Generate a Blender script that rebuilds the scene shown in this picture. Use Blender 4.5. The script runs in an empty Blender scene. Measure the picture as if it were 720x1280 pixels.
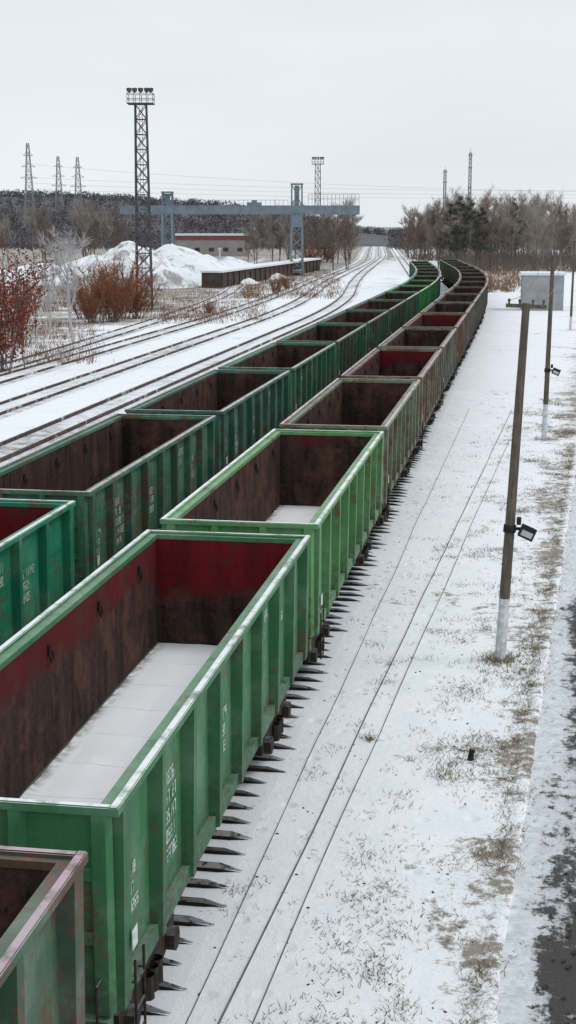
import bpy, math, random
from mathutils import Vector, noise as mnoise
random.seed(7)
C = bpy.context.scene.collection
R_ = math.radians
PSI = R_(9.37); PIT = math.atan(.2); HC = 9.33; F = 1790.0
cP, sP = math.cos(PSI), math.sin(PSI)
def W(xc, Y): return (xc*cP - Y*sP, xc*sP + Y*cP)
def G(px, py):                       # ground point from bearing / depression
    D = F*HC/(math.cos(PIT)*(py-282))
    return W((px-360)/F*D, (D-HC*math.sin(PIT))/math.cos(PIT))
def WD(px, D): return W((px-360)/F*D, D/math.cos(PIT))
def ZH(py, D): return HC-(py-282)*math.cos(PIT)*D/F

# ------------------------------------------------------------ mesh builder
class MB:
    def __init__(s): s.v=[]; s.f=[]; s.m=[]
    def face(s, pts, m=0):
        b=len(s.v); s.v += [tuple(p) for p in pts]; s.f.append(tuple(range(b,b+len(pts)))); s.m.append(m)
    def box(s, x0,x1,y0,y1,z0,z1, m=0):
        b=len(s.v)
        s.v += [(x0,y0,z0),(x1,y0,z0),(x1,y1,z0),(x0,y1,z0),(x0,y0,z1),(x1,y0,z1),(x1,y1,z1),(x0,y1,z1)]
        fs=[(0,4,7,3),(1,2,6,5),(0,1,5,4),(3,7,6,2),(0,3,2,1),(4,5,6,7)]   # -x +x -y +y -z +z
        ms=m if isinstance(m,(list,tuple)) else [m]*6
        for f,k in zip(fs,ms): s.f.append(tuple(b+i for i in f)); s.m.append(k)
    def hexa(s, lo, hi, m=0):         # two quads
        b=len(s.v); s.v += [tuple(p) for p in lo]+[tuple(p) for p in hi]
        for f in [(3,2,1,0),(4,5,6,7),(0,1,5,4),(1,2,6,5),(2,3,7,6),(3,0,4,7)]:
            s.f.append(tuple(b+i for i in f)); s.m.append(m)
    def tube(s, p0,p1,r0,r1=None,n=4,m=0,caps=False):
        r1=r0 if r1 is None else r1
        p0=Vector(p0); p1=Vector(p1); d=p1-p0
        if d.length<1e-6: return
        d.normalize(); a=d.orthogonal().normalized(); c=d.cross(a); b=len(s.v)
        for p,r in ((p0,r0),(p1,r1)):
            for i in range(n):
                t=2*math.pi*i/n; q=p+a*(r*math.cos(t))+c*(r*math.sin(t)); s.v.append(tuple(q))
        for i in range(n):
            j=(i+1)%n; s.f.append((b+i,b+j,b+n+j,b+n+i)); s.m.append(m)
        if caps:
            s.f.append(tuple(b+i for i in reversed(range(n)))); s.m.append(m)
            s.f.append(tuple(b+n+i for i in range(n))); s.m.append(m)
    def twig(s, p, d, l, w, m=0):
        p=Vector(p); d=Vector(d).normalized(); a=d.cross(Vector((random.uniform(-1,1),random.uniform(-1,1),random.uniform(-1,1))))
        if a.length<1e-4: return
        a=a.normalized()*w*.5; s.face([p-a,p+a,p+d*l],m)
    def lathe(s, prof, axis='x', n=20, m=0, o=(0,0,0)):   # prof: (along, radius)
        b=len(s.v)
        for (t,r) in prof:
            for i in range(n):
                a=2*math.pi*i/n; u,w=r*math.cos(a),r*math.sin(a)
                s.v.append((o[0]+t,o[1]+u,o[2]+w) if axis=='x' else (o[0]+u,o[1]+w,o[2]+t))
        for k in range(len(prof)-1):
            for i in range(n):
                j=(i+1)%n; s.f.append((b+k*n+i,b+k*n+j,b+(k+1)*n+j,b+(k+1)*n+i)); s.m.append(m)
    def build(s, name, mats, parent=None, smooth=False):
        me=bpy.data.meshes.new(name); me.from_pydata(s.v,[],s.f)
        mats=mats if isinstance(mats,(list,tuple)) else [mats]
        for m in mats: me.materials.append(m)
        me.polygons.foreach_set('material_index', s.m)
        if smooth: me.polygons.foreach_set('use_smooth',[True]*len(s.f))
        me.update(); o=bpy.data.objects.new(name, me); C.objects.link(o)
        if parent: o.parent=parent
        return o
def tag(o,label=None,cat=None,group=None,kind=None):
    if label: o['label']=label
    if cat: o['category']=cat
    if group: o['group']=group
    if kind: o['kind']=kind
    return o
def empty(name, loc=(0,0,0), rz=0):
    o=bpy.data.objects.new(name,None); C.objects.link(o); o.location=loc; o.rotation_euler=(0,0,rz); o.empty_display_size=.2; return o
def dup(root, loc=None, rz=None, skip=()):
    r=root.copy(); C.objects.link(r)
    if loc is not None: r.location=loc
    if rz is not None: r.rotation_euler=(0,0,rz)
    for ch in list(root.children):
        if ch.name.split('.')[0] in skip: continue
        c=ch.copy(); C.objects.link(c); c.parent=r
        for g in ch.children:
            if g.name.split('.')[0] in skip: continue
            d=g.copy(); C.objects.link(d); d.parent=c
    return r

# ------------------------------------------------------------ materials
class Mat:
    def __init__(s,name,rough=.85,spec=.25):
        s.mat=bpy.data.materials.new(name); s.mat.use_nodes=True; s.nt=s.mat.node_tree
        s.b=s.nt.nodes['Principled BSDF']; s.b.inputs['Roughness'].default_value=rough; s.b.inputs['Specular IOR Level'].default_value=spec
        s._pos=None; s._obj=None
    def n(s,t): return s.nt.nodes.new(t)
    def l(s,a,b): s.nt.links.new(a,b)
    def setin(s,inp,v):
        if hasattr(v,'links') or hasattr(v,'is_linked'): s.l(v,inp)
        else: inp.default_value=v
    @property
    def pos(s):
        if not s._pos: s._pos=s.n('ShaderNodeNewGeometry')
        return s._pos.outputs['Position']
    @property
    def nrm(s):
        s.pos; return s._pos.outputs['Normal']
    @property
    def obj(s):
        if not s._obj: s._obj=s.n('ShaderNodeTexCoord')
        return s._obj.outputs['Object']
    def prop(s,name):
        k=s.n('ShaderNodeAttribute'); k.attribute_type='OBJECT'; k.attribute_name=name; return k.outputs['Fac']
    def sep(s,v):
        k=s.n('ShaderNodeSeparateXYZ'); s.l(v,k.inputs[0]); return k.outputs
    def noise(s,vec,scale,detail=4,rough=.6,stretch=None):
        if stretch:
            mp=s.n('ShaderNodeMapping'); mp.inputs['Scale'].default_value=stretch; s.l(vec,mp.inputs['Vector']); vec=mp.outputs[0]
        k=s.n('ShaderNodeTexNoise'); s.l(vec,k.inputs['Vector']); k.inputs['Scale'].default_value=scale; k.inputs['Detail'].default_value=detail; k.inputs['Roughness'].default_value=rough
        return k.outputs[0]
    def rng(s,v,a,b,c=0.,d=1.):
        k=s.n('ShaderNodeMapRange'); s.l(v,k.inputs[0])
        for i,x in zip((1,2,3,4),(a,b,c,d)): s.setin(k.inputs[i],x)
        return k.outputs[0]
    def math(s,op,a,b=0.):
        k=s.n('ShaderNodeMath'); k.operation=op; s.setin(k.inputs[0],a); s.setin(k.inputs[1],b); return k.outputs[0]
    def mix(s,f,a,b,mode='MIX'):
        k=s.n('ShaderNodeMix'); k.data_type='RGBA'; k.blend_type=mode
        s.setin(k.inputs[0],f)
        for i,x in ((6,a),(7,b)):
            if isinstance(x,tuple): x=(x+(1,))[:4]
            s.setin(k.inputs[i],x)
        return k.outputs[2]
    def out(s,col,bump=None,dist=.02,strength=.5):
        if isinstance(col,tuple): s.b.inputs['Base Color'].default_value=col+(1,)
        else: s.l(col,s.b.inputs['Base Color'])
        if bump is not None:
            k=s.n('ShaderNodeBump'); k.inputs['Strength'].default_value=strength; k.inputs['Distance'].default_value=dist
            s.l(bump,k.inputs['Height']); s.l(k.outputs[0],s.b.inputs['Normal'])
        return s.mat
SNOW=(.82,.85,.89)
def mottled(name,c1,c2,scale=3,rough=.85,snow=0.,spec=.2,stretch=None,lo=.35,hi=.65):
    m=Mat(name,rough,spec); nz=m.noise(m.pos,scale,6,.65,stretch)
    c=m.mix(m.rng(nz,lo,hi),c1,c2)
    if snow:
        up=m.rng(m.sep(m.nrm)[2],.6,.9); k=m.math('MULTIPLY',up,m.rng(m.noise(m.pos,scale*1.7,4),.35,.5)); k=m.math('MULTIPLY',k,snow)
        c=m.mix(k,c,SNOW)
    return m.out(c,nz,.01,.3)

def paint_mat():
    m=Mat('wagon_paint',.6,.3); oi=m.n('ShaderNodeObjectInfo'); base=oi.outputs['Color']; wear=m.prop('wear')
    z=m.sep(m.obj)[2]
    st=m.noise(m.pos,1.0,6,.65,(6,6,.45)); blot=m.noise(m.pos,.9,8,.7); fine=m.noise(m.pos,7,6,.7)
    c=m.mix(m.rng(st,.35,.65,.0,.42),base,m.mix(1.,base,(.42,.44,.45),'MULTIPLY'))
    pale=m.rng(m.noise(m.pos,.8,7,.65),.47,.64,0,.42); c=m.mix(pale,c,m.mix(.5,base,(.40,.46,.38)))
    d=m.math('MULTIPLY',m.rng(z,2.2,1.2,0.08,.8),m.rng(fine,.35,.6)); c=m.mix(d,c,(.045,.04,.032))
    v=m.math('ADD',m.math('ADD',m.math('MULTIPLY',blot,.65),m.math('MULTIPLY',fine,.35)),m.math('MULTIPLY',m.math('SUBTRACT',wear,.4),.15))
    rust=m.math('MULTIPLY',m.rng(v,.52,.59),m.rng(fine,.3,.55,.35,.9)); c=m.mix(rust,c,m.mix(m.rng(fine,.35,.65),(.045,.026,.02),(.17,.08,.045)))
    up=m.rng(m.sep(m.nrm)[2],.7,.95); k=m.math('MULTIPLY',up,m.rng(m.noise(m.pos,2.2,5,.7),.3,.5)); k=m.math('MULTIPLY',k,m.rng(z,3.44,3.465,.12,.95))
    k=m.math('MULTIPLY',k,m.rng(wear,.5,1.,1.,.8))
    c=m.mix(k,c,m.mix(m.rng(wear,.35,.6),(.80,.82,.84),(.56,.43,.49)))
    return m.out(c,fine,.012,.3)
def inner_mat():
    m=Mat('wagon_inside_rust',.9,.12); oi=m.n('ShaderNodeObjectInfo'); red=oi.outputs['Alpha']
    z=m.sep(m.obj)[2]; nz=m.noise(m.pos,.6,5,.55); fine=m.noise(m.pos,9,6,.7); st=m.noise(m.pos,1.,5,.6,(4,4,.4)); pt=m.noise(m.pos,1.1,7,.7)
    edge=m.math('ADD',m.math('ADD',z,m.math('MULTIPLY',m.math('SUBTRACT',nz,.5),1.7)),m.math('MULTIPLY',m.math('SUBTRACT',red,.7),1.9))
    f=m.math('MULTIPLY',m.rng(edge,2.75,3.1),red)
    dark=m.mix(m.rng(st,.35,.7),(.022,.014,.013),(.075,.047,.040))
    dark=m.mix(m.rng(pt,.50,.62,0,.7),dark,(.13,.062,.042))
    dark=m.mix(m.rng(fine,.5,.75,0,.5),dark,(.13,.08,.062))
    redc=m.mix(m.rng(st,.3,.7),(.19,.011,.017),(.085,.010,.013))
    redc=m.mix(m.rng(pt,.54,.62,0,.75),redc,(.07,.028,.024))
    redc=m.mix(m.rng(fine,.52,.72,0,.6),redc,(.035,.016,.015))
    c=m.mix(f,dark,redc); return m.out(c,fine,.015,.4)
PAINT=paint_mat(); INNER=inner_mat()
STEEL=mottled('bogie_steel',(.016,.014,.013),(.045,.032,.026),6,.8,.15)
def rail_mat(name,snow):
    m=Mat(name,.6,.2); a=m.noise(m.pos,.35,6,.7); b=m.noise(m.pos,3,5,.7)
    c=m.mix(m.rng(b,.35,.65),(.05,.033,.028),(.105,.07,.056))
    k=m.math('MULTIPLY',m.rng(m.math('ADD',m.math('MULTIPLY',a,.7),m.math('MULTIPLY',b,.3)),.56-snow*.1,.64-snow*.1),.8)
    return m.out(m.mix(k,c,SNOW))
RAIL=rail_mat('rail_steel',.0); RAIL2=rail_mat('snowy_rail_steel',.35)
SLEEPER=mottled('sleeper_timber',(.012,.010,.009),(.034,.028,.024),5,.95,.45)
DEBRIS=mottled('debris_dark',(.02,.017,.015),(.06,.048,.036),9,.95)
WHITEPAINT=mottled('stencil_white',(.66,.70,.67),(.26,.36,.30),4,.8,0,.1,None,.42,.62)
HOOK=mottled('hook_iron',(.012,.011,.011),(.03,.025,.022),8,.7)

def snow_ground():
    m=Mat('snow_ground',.9,.15); p=m.pos; x,y,_=m.sep(p)
    big=m.noise(p,.19,6,.65); mid=m.noise(p,.9,6,.65); fine=m.noise(p,3.6,8,.8); tiny=m.noise(p,20,5,.75)
    snow=m.mix(m.rng(mid,.3,.7),(.80,.83,.88),(.89,.91,.94))
    xr=m.math('SUBTRACT',x,m.math('MULTIPLY',y,.05))
    band=m.math('MULTIPLY',m.rng(xr,-4.6,-1.4),m.rng(xr,-.2,-.9))
    edge=m.math('MULTIPLY',m.rng(xr,-2.1,-1.3),m.rng(xr,-.6,-.95))
    left=m.rng(x,-33,-42)
    far=m.rng(y,90,260)
    dens=m.math('ADD',m.math('MULTIPLY',band,.065),m.math('ADD',m.math('MULTIPLY',left,.17),m.math('MULTIPLY',far,.05)))
    dens=m.math('ADD',dens,m.math('MULTIPLY',edge,.07))
    dens=m.math('ADD',dens,m.math('MULTIPLY',m.math('SUBTRACT',big,.5),.55))
    v=m.math('ADD',m.math('MULTIPLY',fine,.6),m.math('MULTIPLY',mid,.4))
    f=m.rng(m.math('ADD',v,dens),.61,.69,0,.85)
    spk=m.rng(m.math('ADD',tiny,m.math('MULTIPLY',dens,.8)),.67,.74,0,.7)
    f=m.math('MAXIMUM',f,spk)
    soil=m.mix(m.rng(tiny,.3,.7),(.27,.21,.13),(.085,.068,.052))
    vo=m.n('ShaderNodeTexVoronoi'); m.l(p,vo.inputs['Vector']); vo.inputs['Scale'].default_value=1.6; dent=m.rng(vo.outputs['Distance'],.04,.24)
    h=m.math('ADD',m.math('ADD',mid,m.math('MULTIPLY',fine,.5)),m.math('MULTIPLY',dent,.8))
    return m.out(m.mix(f,snow,soil),h,.09,.55)
GROUND=snow_ground()
def ballast(name,amt):
    m=Mat(name,.95,.1); p=m.pos; a=m.noise(p,1.1,6,.7); b=m.noise(p,9,6,.75); s2=m.noise(p,.5,4,.6,(1,.12,1))
    v=m.math('ADD',m.math('MULTIPLY',a,.4),m.math('ADD',m.math('MULTIPLY',b,.3),m.math('MULTIPLY',s2,.3)))
    f=m.rng(v,.6-amt*.3,.70-amt*.25,0,.8)
    soil=m.mix(m.rng(b,.35,.65),(.18,.135,.10),(.07,.056,.046))
    return m.out(m.mix(f,(.78,.81,.85),soil),b,.03,.5)
BAL1=ballast('ballast_under_train',.12); BAL2=ballast('snowy_ballast',.38)
def road_mat():
    m=Mat('slushy_asphalt',.6,.35); p=m.pos; x,y,_=m.sep(p)
    a=m.noise(p,.42,7,.72,(1,.4,1)); b=m.noise(p,3.5,8,.8); c2=m.noise(p,30,3)
    v=m.math('ADD',m.math('MULTIPLY',a,.6),m.math('MULTIPLY',b,.4))
    xr=m.math('SUBTRACT',x,m.math('MULTIPLY',y,.055))
    v=m.math('ADD',v,m.rng(xr,-1.0,-.3,-.10,.03))
    f=m.rng(v,.485,.525)
    asp=m.mix(m.rng(c2,.3,.7),(.024,.022,.021),(.065,.058,.052)); slush=m.mix(m.rng(b,.35,.65),(.44,.46,.49),(.80,.83,.87))
    k=m.mix(f,slush,asp); return m.out(k,b,.05,.6)
ROAD=road_mat()
SNOWM=mottled('snow',(.84,.86,.89),(.74,.77,.82),1.2,.9)
def floor_snow():
    m=Mat('wagon_floor_snow',.9,.15); x,y,z=m.sep(m.obj)
    fy=m.math('FRACT',m.math('DIVIDE',m.math('ADD',y,6.3),1.26)); d=m.math('ABSOLUTE',m.math('SUBTRACT',fy,.5))
    ln=m.math('MULTIPLY',m.rng(d,.490,.497),m.rng(m.noise(m.pos,2,4),.3,.6,.05,.45))
    c=m.mix(m.rng(m.noise(m.pos,1.5,6,.7),.3,.7),(.88,.90,.93),(.94,.95,.97))
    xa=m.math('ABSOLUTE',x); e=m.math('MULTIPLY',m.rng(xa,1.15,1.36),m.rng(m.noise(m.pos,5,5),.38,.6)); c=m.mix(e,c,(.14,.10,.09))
    return m.out(m.mix(ln,c,(.15,.14,.15)),m.noise(m.pos,3,5),.03,.4)
FSNOW=floor_snow()
CONC=mottled('weathered_pole_concrete',(.18,.145,.115),(.09,.073,.06),4,.9,0,.1,(3,3,.6))
LIME=mottled('limewash',(.78,.80,.82),(.45,.46,.48),6,.9)
BLACK=mottled('black_housing',(.015,.015,.017),(.03,.03,.033),5,.5)
GLASSY=mottled('lamp_glass',(.42,.44,.46),(.55,.57,.58),3,.25,0,.5)
MAST=mottled('mast_steel',(.075,.07,.075),(.12,.10,.10),2,.8)
HAZE=mottled('hazy_steel',(.27,.28,.31),(.33,.34,.36),1,.9)  # distance haze painted in as a paler grey steel colour
CRANE=mottled('crane_blue_grey',(.15,.20,.24),(.22,.265,.295),.8,.7,.4)
BARK=mottled('grey_brown_bark',(.10,.085,.08),(.17,.145,.135),3,.95)
TWIG=mottled('twig_brown',(.165,.135,.115),(.24,.20,.175),.5,.95)
TWIG2=mottled('twig_reddish',(.18,.125,.098),(.25,.18,.145),.5,.95)
TWIG3=mottled('twig_tan',(.27,.235,.20),(.36,.32,.285),.5,.95)
WTWIG=mottled('frosted_twig',(.42,.40,.40),(.58,.57,.58),1,.95)
FOREST=mottled('far_wood',(.10,.098,.11),(.15,.145,.155),.02,1.)  # grey of the distance haze is put into the wood colour
REDLEAF=mottled('dead_oak_leaf',(.29,.055,.03),(.13,.036,.026),1.2,.9)
BRUSH=mottled('dry_brush',(.30,.115,.05),(.17,.075,.042),.8,.95)
STRAW=mottled('bank_straw',(.26,.145,.075),(.15,.09,.055),.8,.95)
UNDER=mottled('leafless_undergrowth',(.20,.155,.125),(.13,.105,.088),.3,.95)
PINE=mottled('pine_needles',(.032,.046,.038),(.06,.075,.058),.8,.95)
GRASS=mottled('dead_grass',(.30,.23,.115),(.12,.09,.05),6,.95)
CABLE=mottled('cable_black',(.08,.08,.085),(.14,.14,.145),3,.6)
SHEDW=mottled('shed_wall',(.33,.345,.355),(.43,.445,.45),1,.8)
REDW=mottled('dull_red_wall',(.20,.075,.065),(.27,.115,.10),1,.8)
GREYW=mottled('pale_wall',(.30,.28,.27),(.38,.36,.35),.5,.8)
DARKW=mottled('dark_platform',(.055,.042,.038),(.11,.085,.075),.8,.9,.5)

# ------------------------------------------------------------ world, sun, camera
w=bpy.data.worlds.new('World'); bpy.context.scene.world=w; w.use_nodes=True; nt=w.node_tree; bg=nt.nodes['Background']
EL,AZ=R_(56),R_(78)
sky=nt.nodes.new('ShaderNodeTexSky'); sky.sky_type='NISHITA'; sky.sun_disc=False; sky.sun_elevation=EL; sky.sun_rotation=AZ
tc=nt.nodes.new('ShaderNodeTexCoord'); mp=nt.nodes.new('ShaderNodeMapping'); mp.inputs['Scale'].default_value=(1.2,1.2,6)
nz=nt.nodes.new('ShaderNodeTexNoise'); nz.inputs['Scale'].default_value=2.2; nz.inputs['Detail'].default_value=5
mr=nt.nodes.new('ShaderNodeMapRange'); mr.inputs[1].default_value=.3; mr.inputs[2].default_value=.7
cm=nt.nodes.new('ShaderNodeMix'); cm.data_type='RGBA'; cm.inputs[6].default_value=(7.75,8.3,8.75,1); cm.inputs[7].default_value=(8.7,9.15,9.5,1)
mx=nt.nodes.new('ShaderNodeMix'); mx.data_type='RGBA'; mx.inputs[0].default_value=.94
L=nt.links.new
L(tc.outputs['Generated'],mp.inputs[0]); L(mp.outputs[0],nz.inputs['Vector']); L(nz.outputs[0],mr.inputs[0]); L(mr.outputs[0],cm.inputs[0])
L(sky.outputs[0],mx.inputs[6]); L(cm.outputs[2],mx.inputs[7]); L(mx.outputs[2],bg.inputs[0]); bg.inputs[1].default_value=.1
sd=bpy.data.lights.new('sun','SUN'); sd.energy=1.0; sd.angle=R_(20); sd.color=(1,.97,.93); so=bpy.data.objects.new('sun',sd); C.objects.link(so)
dirv=Vector((math.sin(AZ)*math.cos(EL),math.cos(AZ)*math.cos(EL),math.sin(EL)))
so.rotation_euler=dirv.to_track_quat('Z','Y').to_euler(); so.location=(60,10,60)
cd=bpy.data.cameras.new('camera'); cam=bpy.data.objects.new('camera',cd); C.objects.link(cam); bpy.context.scene.camera=cam
cd.sensor_fit='VERTICAL'; cd.sensor_height=24; cd.lens=24*F/1280; cd.clip_end=12000; cd.clip_start=.1
cam.location=(0,0,HC); cam.rotation_euler=(math.pi/2-PIT,0,PSI)
vs=bpy.context.scene.view_settings; vs.view_transform='Standard'; vs.look='None'; vs.exposure=0

# ------------------------------------------------------------ ground
g=MB(); g.face([(-5000,-200,0),(5000,-200,0),(5000,9000,0),(-5000,9000,0)])
tag(g.build('ground',GROUND),'snow covered ground with dead grass showing through','ground',kind='structure')
# ------------------------------------------------------------ track path
XR,S0,RR,S1=-5.4,136.,700.,208.; TH1=(S1-S0)/RR
def path(s,off=0):
    if s<S0: th=0; x,y=XR,s
    else:
        th=min((s-S0)/RR,TH1); x,y=XR-RR+RR*math.cos(th),S0+RR*math.sin(th)
        if s>S1: x-=math.sin(th)*(s-S1); y+=math.cos(th)*(s-S1)
    return x+off*math.cos(th), y+off*math.sin(th), th
def sst(s,a,b): t=max(0,min(1,(s-a)/(b-a))); return t*t*(3-2*t)
def strip(mb,fo,s0,s1,a,b,z0,z1,step=5,closed=True):
    prev=None; s=s0
    while s<=s1+.01:
        o=fo(s); l=path(s,o+a); r=path(s,o+b); cur=(l,r)
        if prev:
            (pl,pr)=prev
            if closed: mb.hexa([(pl[0],pl[1],z0),(pr[0],pr[1],z0),(r[0],r[1],z0),(l[0],l[1],z0)],[(pl[0],pl[1],z1),(pr[0],pr[1],z1),(r[0],r[1],z1),(l[0],l[1],z1)])
            else: mb.face([(pl[0],pl[1],z1),(pr[0],pr[1],z1),(r[0],r[1],z1),(l[0],l[1],z1)])
        prev=cur; s+=step
def sleeper_shape(mb,x,y,th,j=0,z=.065,h=1.50):
    c,s=math.cos(th),math.sin(th); k=random.uniform(.6,1.1)
    pts=[(-h,.03,-.03),(-1.1,.10*k,z),(1.1+j,.095*k,z),(h+j,.025,-.012),(h+j,-.025,-.012),(1.1+j,-.095*k,z),(-1.1,-.10*k,z),(-h,-.03,-.03)]
    top=[(x+a*c-b*s,y+a*s+b*c,zz) for a,b,zz in pts]; low=[(p[0],p[1],-.06) for p in top]
    mb.face(list(reversed(top)))
    for i in range(8):
        k=(i+1)%8; mb.face([top[i],top[k],low[k],low[i]])
def track(label,fo,s0,s1,bal,balw,zb,ind=None,rh=.2,rw=.036,rm=None):
    root=empty('railway_track'); tag(root,label,'railway track')
    for sg in (-.76,.76):
        r=MB(); strip(r,lambda s:fo(s)+sg,s0,s1,-rw,rw,.0,rh); r.build('rail',rm or RAIL,root)
    b=MB(); strip(b,fo,s0,s1,-balw,balw,0,zb,5,False); b.build('ballast',bal,root)
    if ind:
        s=ind[0]; k=0
        while k<100 and s<ind[1]:
            m=MB(); sleeper_shape(m,*path(s,fo(s)),random.uniform(-.16,.14)-.1*sst(s,25,60)); m.build('sleeper',SLEEPER,root); s+=.56+random.uniform(-.03,.03); k+=1
        m=MB()
        while s<250: sleeper_shape(m,*path(s,fo(s)),random.uniform(-.3,-.1)); s+=.56
        tag(m.build('sleepers',SLEEPER,root),'dark sleepers further along the track',kind='stuff')
    return root
LO=-5.36
track('railway track carrying the right-hand train of open wagons, dark sleeper ends in snow',lambda s:0,-6,700,BAL1,1.45,.004,ind=(7,80))
track('railway track carrying the left-hand train of open wagons',lambda s:LO,-6,700,BAL1,1.45,.004)
track('snowy empty railway track nearest to the left-hand train',lambda s:-16+6.*sst(s,220,480),30,700,BAL2,1.3,.008,None,.17,.045)
track('snowy empty railway track, second out from the left-hand train',lambda s:-21.2+8.*sst(s,190,440),40,700,BAL2,1.3,.012,None,.15,.045,RAIL2)
track('snowy empty railway track, third out from the left-hand train',lambda s:-26.4+9.5*sst(s,150,420),50,700,BAL2,1.3,.016,None,.14,.045,RAIL2)
track('outermost snowy railway track curving off left past the lighting mast',lambda s:-28.5-4*sst(s,70,190)-12*sst(s,170,420),60,420,BAL2,1.3,.020,None,.13,.045,RAIL2)

# ------------------------------------------------------------ open wagon
SEG={'a':((0,1),(1,1)),'b':((1,1),(1,.5)),'c':((1,.5),(1,0)),'d':((0,0),(1,0)),'e':((0,.5),(0,0)),'f':((0,1),(0,.5)),'g':((0,.5),(1,.5))}
DIG=['abcdef','bc','abged','abgcd','fgbc','afgcd','afgedc','abc','abcdefg','abcdfg']
XW=1.40                                 # outer face of the side sheet
def lettering(parent,side,y0,z0,rows,n,h,seed):
    rnd=random.Random(seed); m=MB(); t=h*.17; wd=h*.42; x=side*(XW+.018)
    for r in range(rows):
        nn=max(6,n-rnd.randrange(4))
        for k in range(nn):
            if rnd.random()<.08: continue
            ya=y0+side*k*h*.72; za=z0-r*h*1.7
            for sg in DIG[rnd.randrange(10)]:
                if rnd.random()<.08: continue
                (a0,b0),(a1,b1)=SEG[sg]
                ya0,ya1=ya+side*a0*wd,ya+side*a1*wd; u0,u1=min(ya0,ya1)-t/2,max(ya0,ya1)+t/2
                v0,v1=za+min(b0,b1)*h-t/2,za+max(b0,b1)*h+t/2
                xx=x+side*.0006*'abcdefg'.index(sg)
                m.face([(xx,u0,v0),(xx,u1,v0),(xx,u1,v1),(xx,u0,v1)] if side>0 else [(xx,u1,v0),(xx,u0,v0),(xx,u0,v1),(xx,u1,v1)])
    if m.f: m.build('lettering',WHITEPAINT,parent)
NP=8
PY=[-6.16+12.32*i/NP for i in range(NP+1)]
def make_wagon():
    root=empty('freight_wagon')
    for s in (1,-1):
        m=MB(); mi=[1,0,0,0,0,0] if s>0 else [0,1,0,0,0,0]
        x0,x1=(1.345,XW) if s>0 else (-XW,-1.345)
        m.box(x0,x1,-6.305,6.305,1.15,3.37,mi)
        for i in range(NP):            # shallow pressed panels
            ya,yb=PY[i]+.26,PY[i+1]-.26; xo=s*(XW-.001); xp=s*(XW+.012)
            for za,zb in ((1.55,2.3),(2.5,3.2)):
                lo=[(xo,ya,za),(xo,yb,za),(xo,yb,zb),(xo,ya,zb)]; hi=[(xp,ya+.06,za+.08),(xp,yb-.06,za+.08),(xp,yb-.06,zb-.08),(xp,ya+.06,zb-.08)]
                if s<0: lo.reverse(); hi.reverse()
                m.hexa(lo,hi)
        m.build('side_wall',[PAINT,INNER],root)
        m=MB(); xs=sorted((s*1.34,s*1.50)); m.box(xs[0],xs[1],-6.28,6.28,1.16,1.34)
        for i in range(14):
            y=-5.8+i*.89; m.box(*sorted((s*1.25,s*1.42)),y,y+.14,1.02,1.16)
        m.build('side_sill',PAINT,root)
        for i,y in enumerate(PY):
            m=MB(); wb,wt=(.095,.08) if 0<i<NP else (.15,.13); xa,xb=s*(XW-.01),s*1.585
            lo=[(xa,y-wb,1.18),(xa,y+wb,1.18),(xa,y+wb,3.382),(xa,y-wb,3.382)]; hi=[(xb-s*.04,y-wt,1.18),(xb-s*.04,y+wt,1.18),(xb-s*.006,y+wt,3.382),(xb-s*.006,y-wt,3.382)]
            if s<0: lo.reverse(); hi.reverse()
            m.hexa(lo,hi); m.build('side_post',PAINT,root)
        for i in range(5):
            y=-5.0+i*2.5; m=MB(); xi=s*1.340
            m.box(*sorted((xi,xi-s*.035)),y-.05,y+.05,2.98,3.12)
            pts=[Vector((xi-s*.05,y+.07*math.cos(a),2.95+.09*math.sin(a))) for a in [math.pi*k/5+math.pi for k in range(6)]]
            for p,q in zip(pts,pts[1:]): m.tube(p,q,.016,n=5)
            m.tube((xi-s*.05,y-.07,2.95),(xi-s*.02,y-.04,3.05),.016,n=5); m.tube((xi-s*.05,y+.07,2.95),(xi-s*.02,y+.04,3.05),.016,n=5)
            m.build('tie_hook',HOOK,root)
    for s in (1,-1):
        m=MB(); ys=sorted((s*6.30,s*6.36)); mi=[0,0,1,0,0,0] if s>0 else [0,0,0,1,0,0]
        m.box(-1.405,1.405,ys[0],ys[1],1.15,3.37,mi)
        for xb in (-1.24,-1.01,1.01,1.24):
            for k in range(8):
                z=1.55+k*.22; m.box(xb-.022,xb+.022,*sorted((s*6.302,s*6.275)),z-.022,z+.022,1)
        m.box(-1.0,1.0,*sorted((s*6.302,s*6.285)),2.02,2.10,1)
        for k in range(6): m.box(-.8+k*.32-.02,-.8+k*.32+.02,*sorted((s*6.302,s*6.27)),2.9,2.94,1)
        m.build('end_wall',[PAINT,INNER],root)
        for xb in (-1.36,-.48,.48,1.36):
            m=MB(); ya,yb=s*6.355,s*6.45
            wq=.1 if abs(xb)<1 else .12
            lo=[(xb-wq,ya,1.2),(xb+wq,ya,1.2),(xb+wq,ya,3.382),(xb-wq,ya,3.382)]; hi=[(xb-wq*.6,yb,1.2),(xb+wq*.6,yb,1.2),(xb+wq*.6,yb,3.382),(xb-wq*.6,yb,3.382)]
            if s>0: lo.reverse(); hi.reverse()
            m.hexa(lo,hi); m.build('end_post',PAINT,root)
        m=MB(); m.box(-1.3,1.3,*sorted((s*6.355,s*6.41)),1.95,2.07); m.box(-1.3,1.3,*sorted((s*6.355,s*6.41)),2.65,2.77); m.build('end_rail',PAINT,root)
        m=MB(); m.box(-1.42,1.42,*sorted((s*6.29,s*6.5)),.92,1.155); m.build('buffer_beam',PAINT,root)
        m=MB(); m.box(-.12,.12,*sorted((s*6.45,s*6.78)),.78,1.02); m.box(-.2,.2,*sorted((s*6.72,s*6.955)),.7,1.1); m.box(-.2,-.06,*sorted((s*6.9,s*7.02)),.72,1.08)
        m.build('coupler',STEEL,root)
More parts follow.
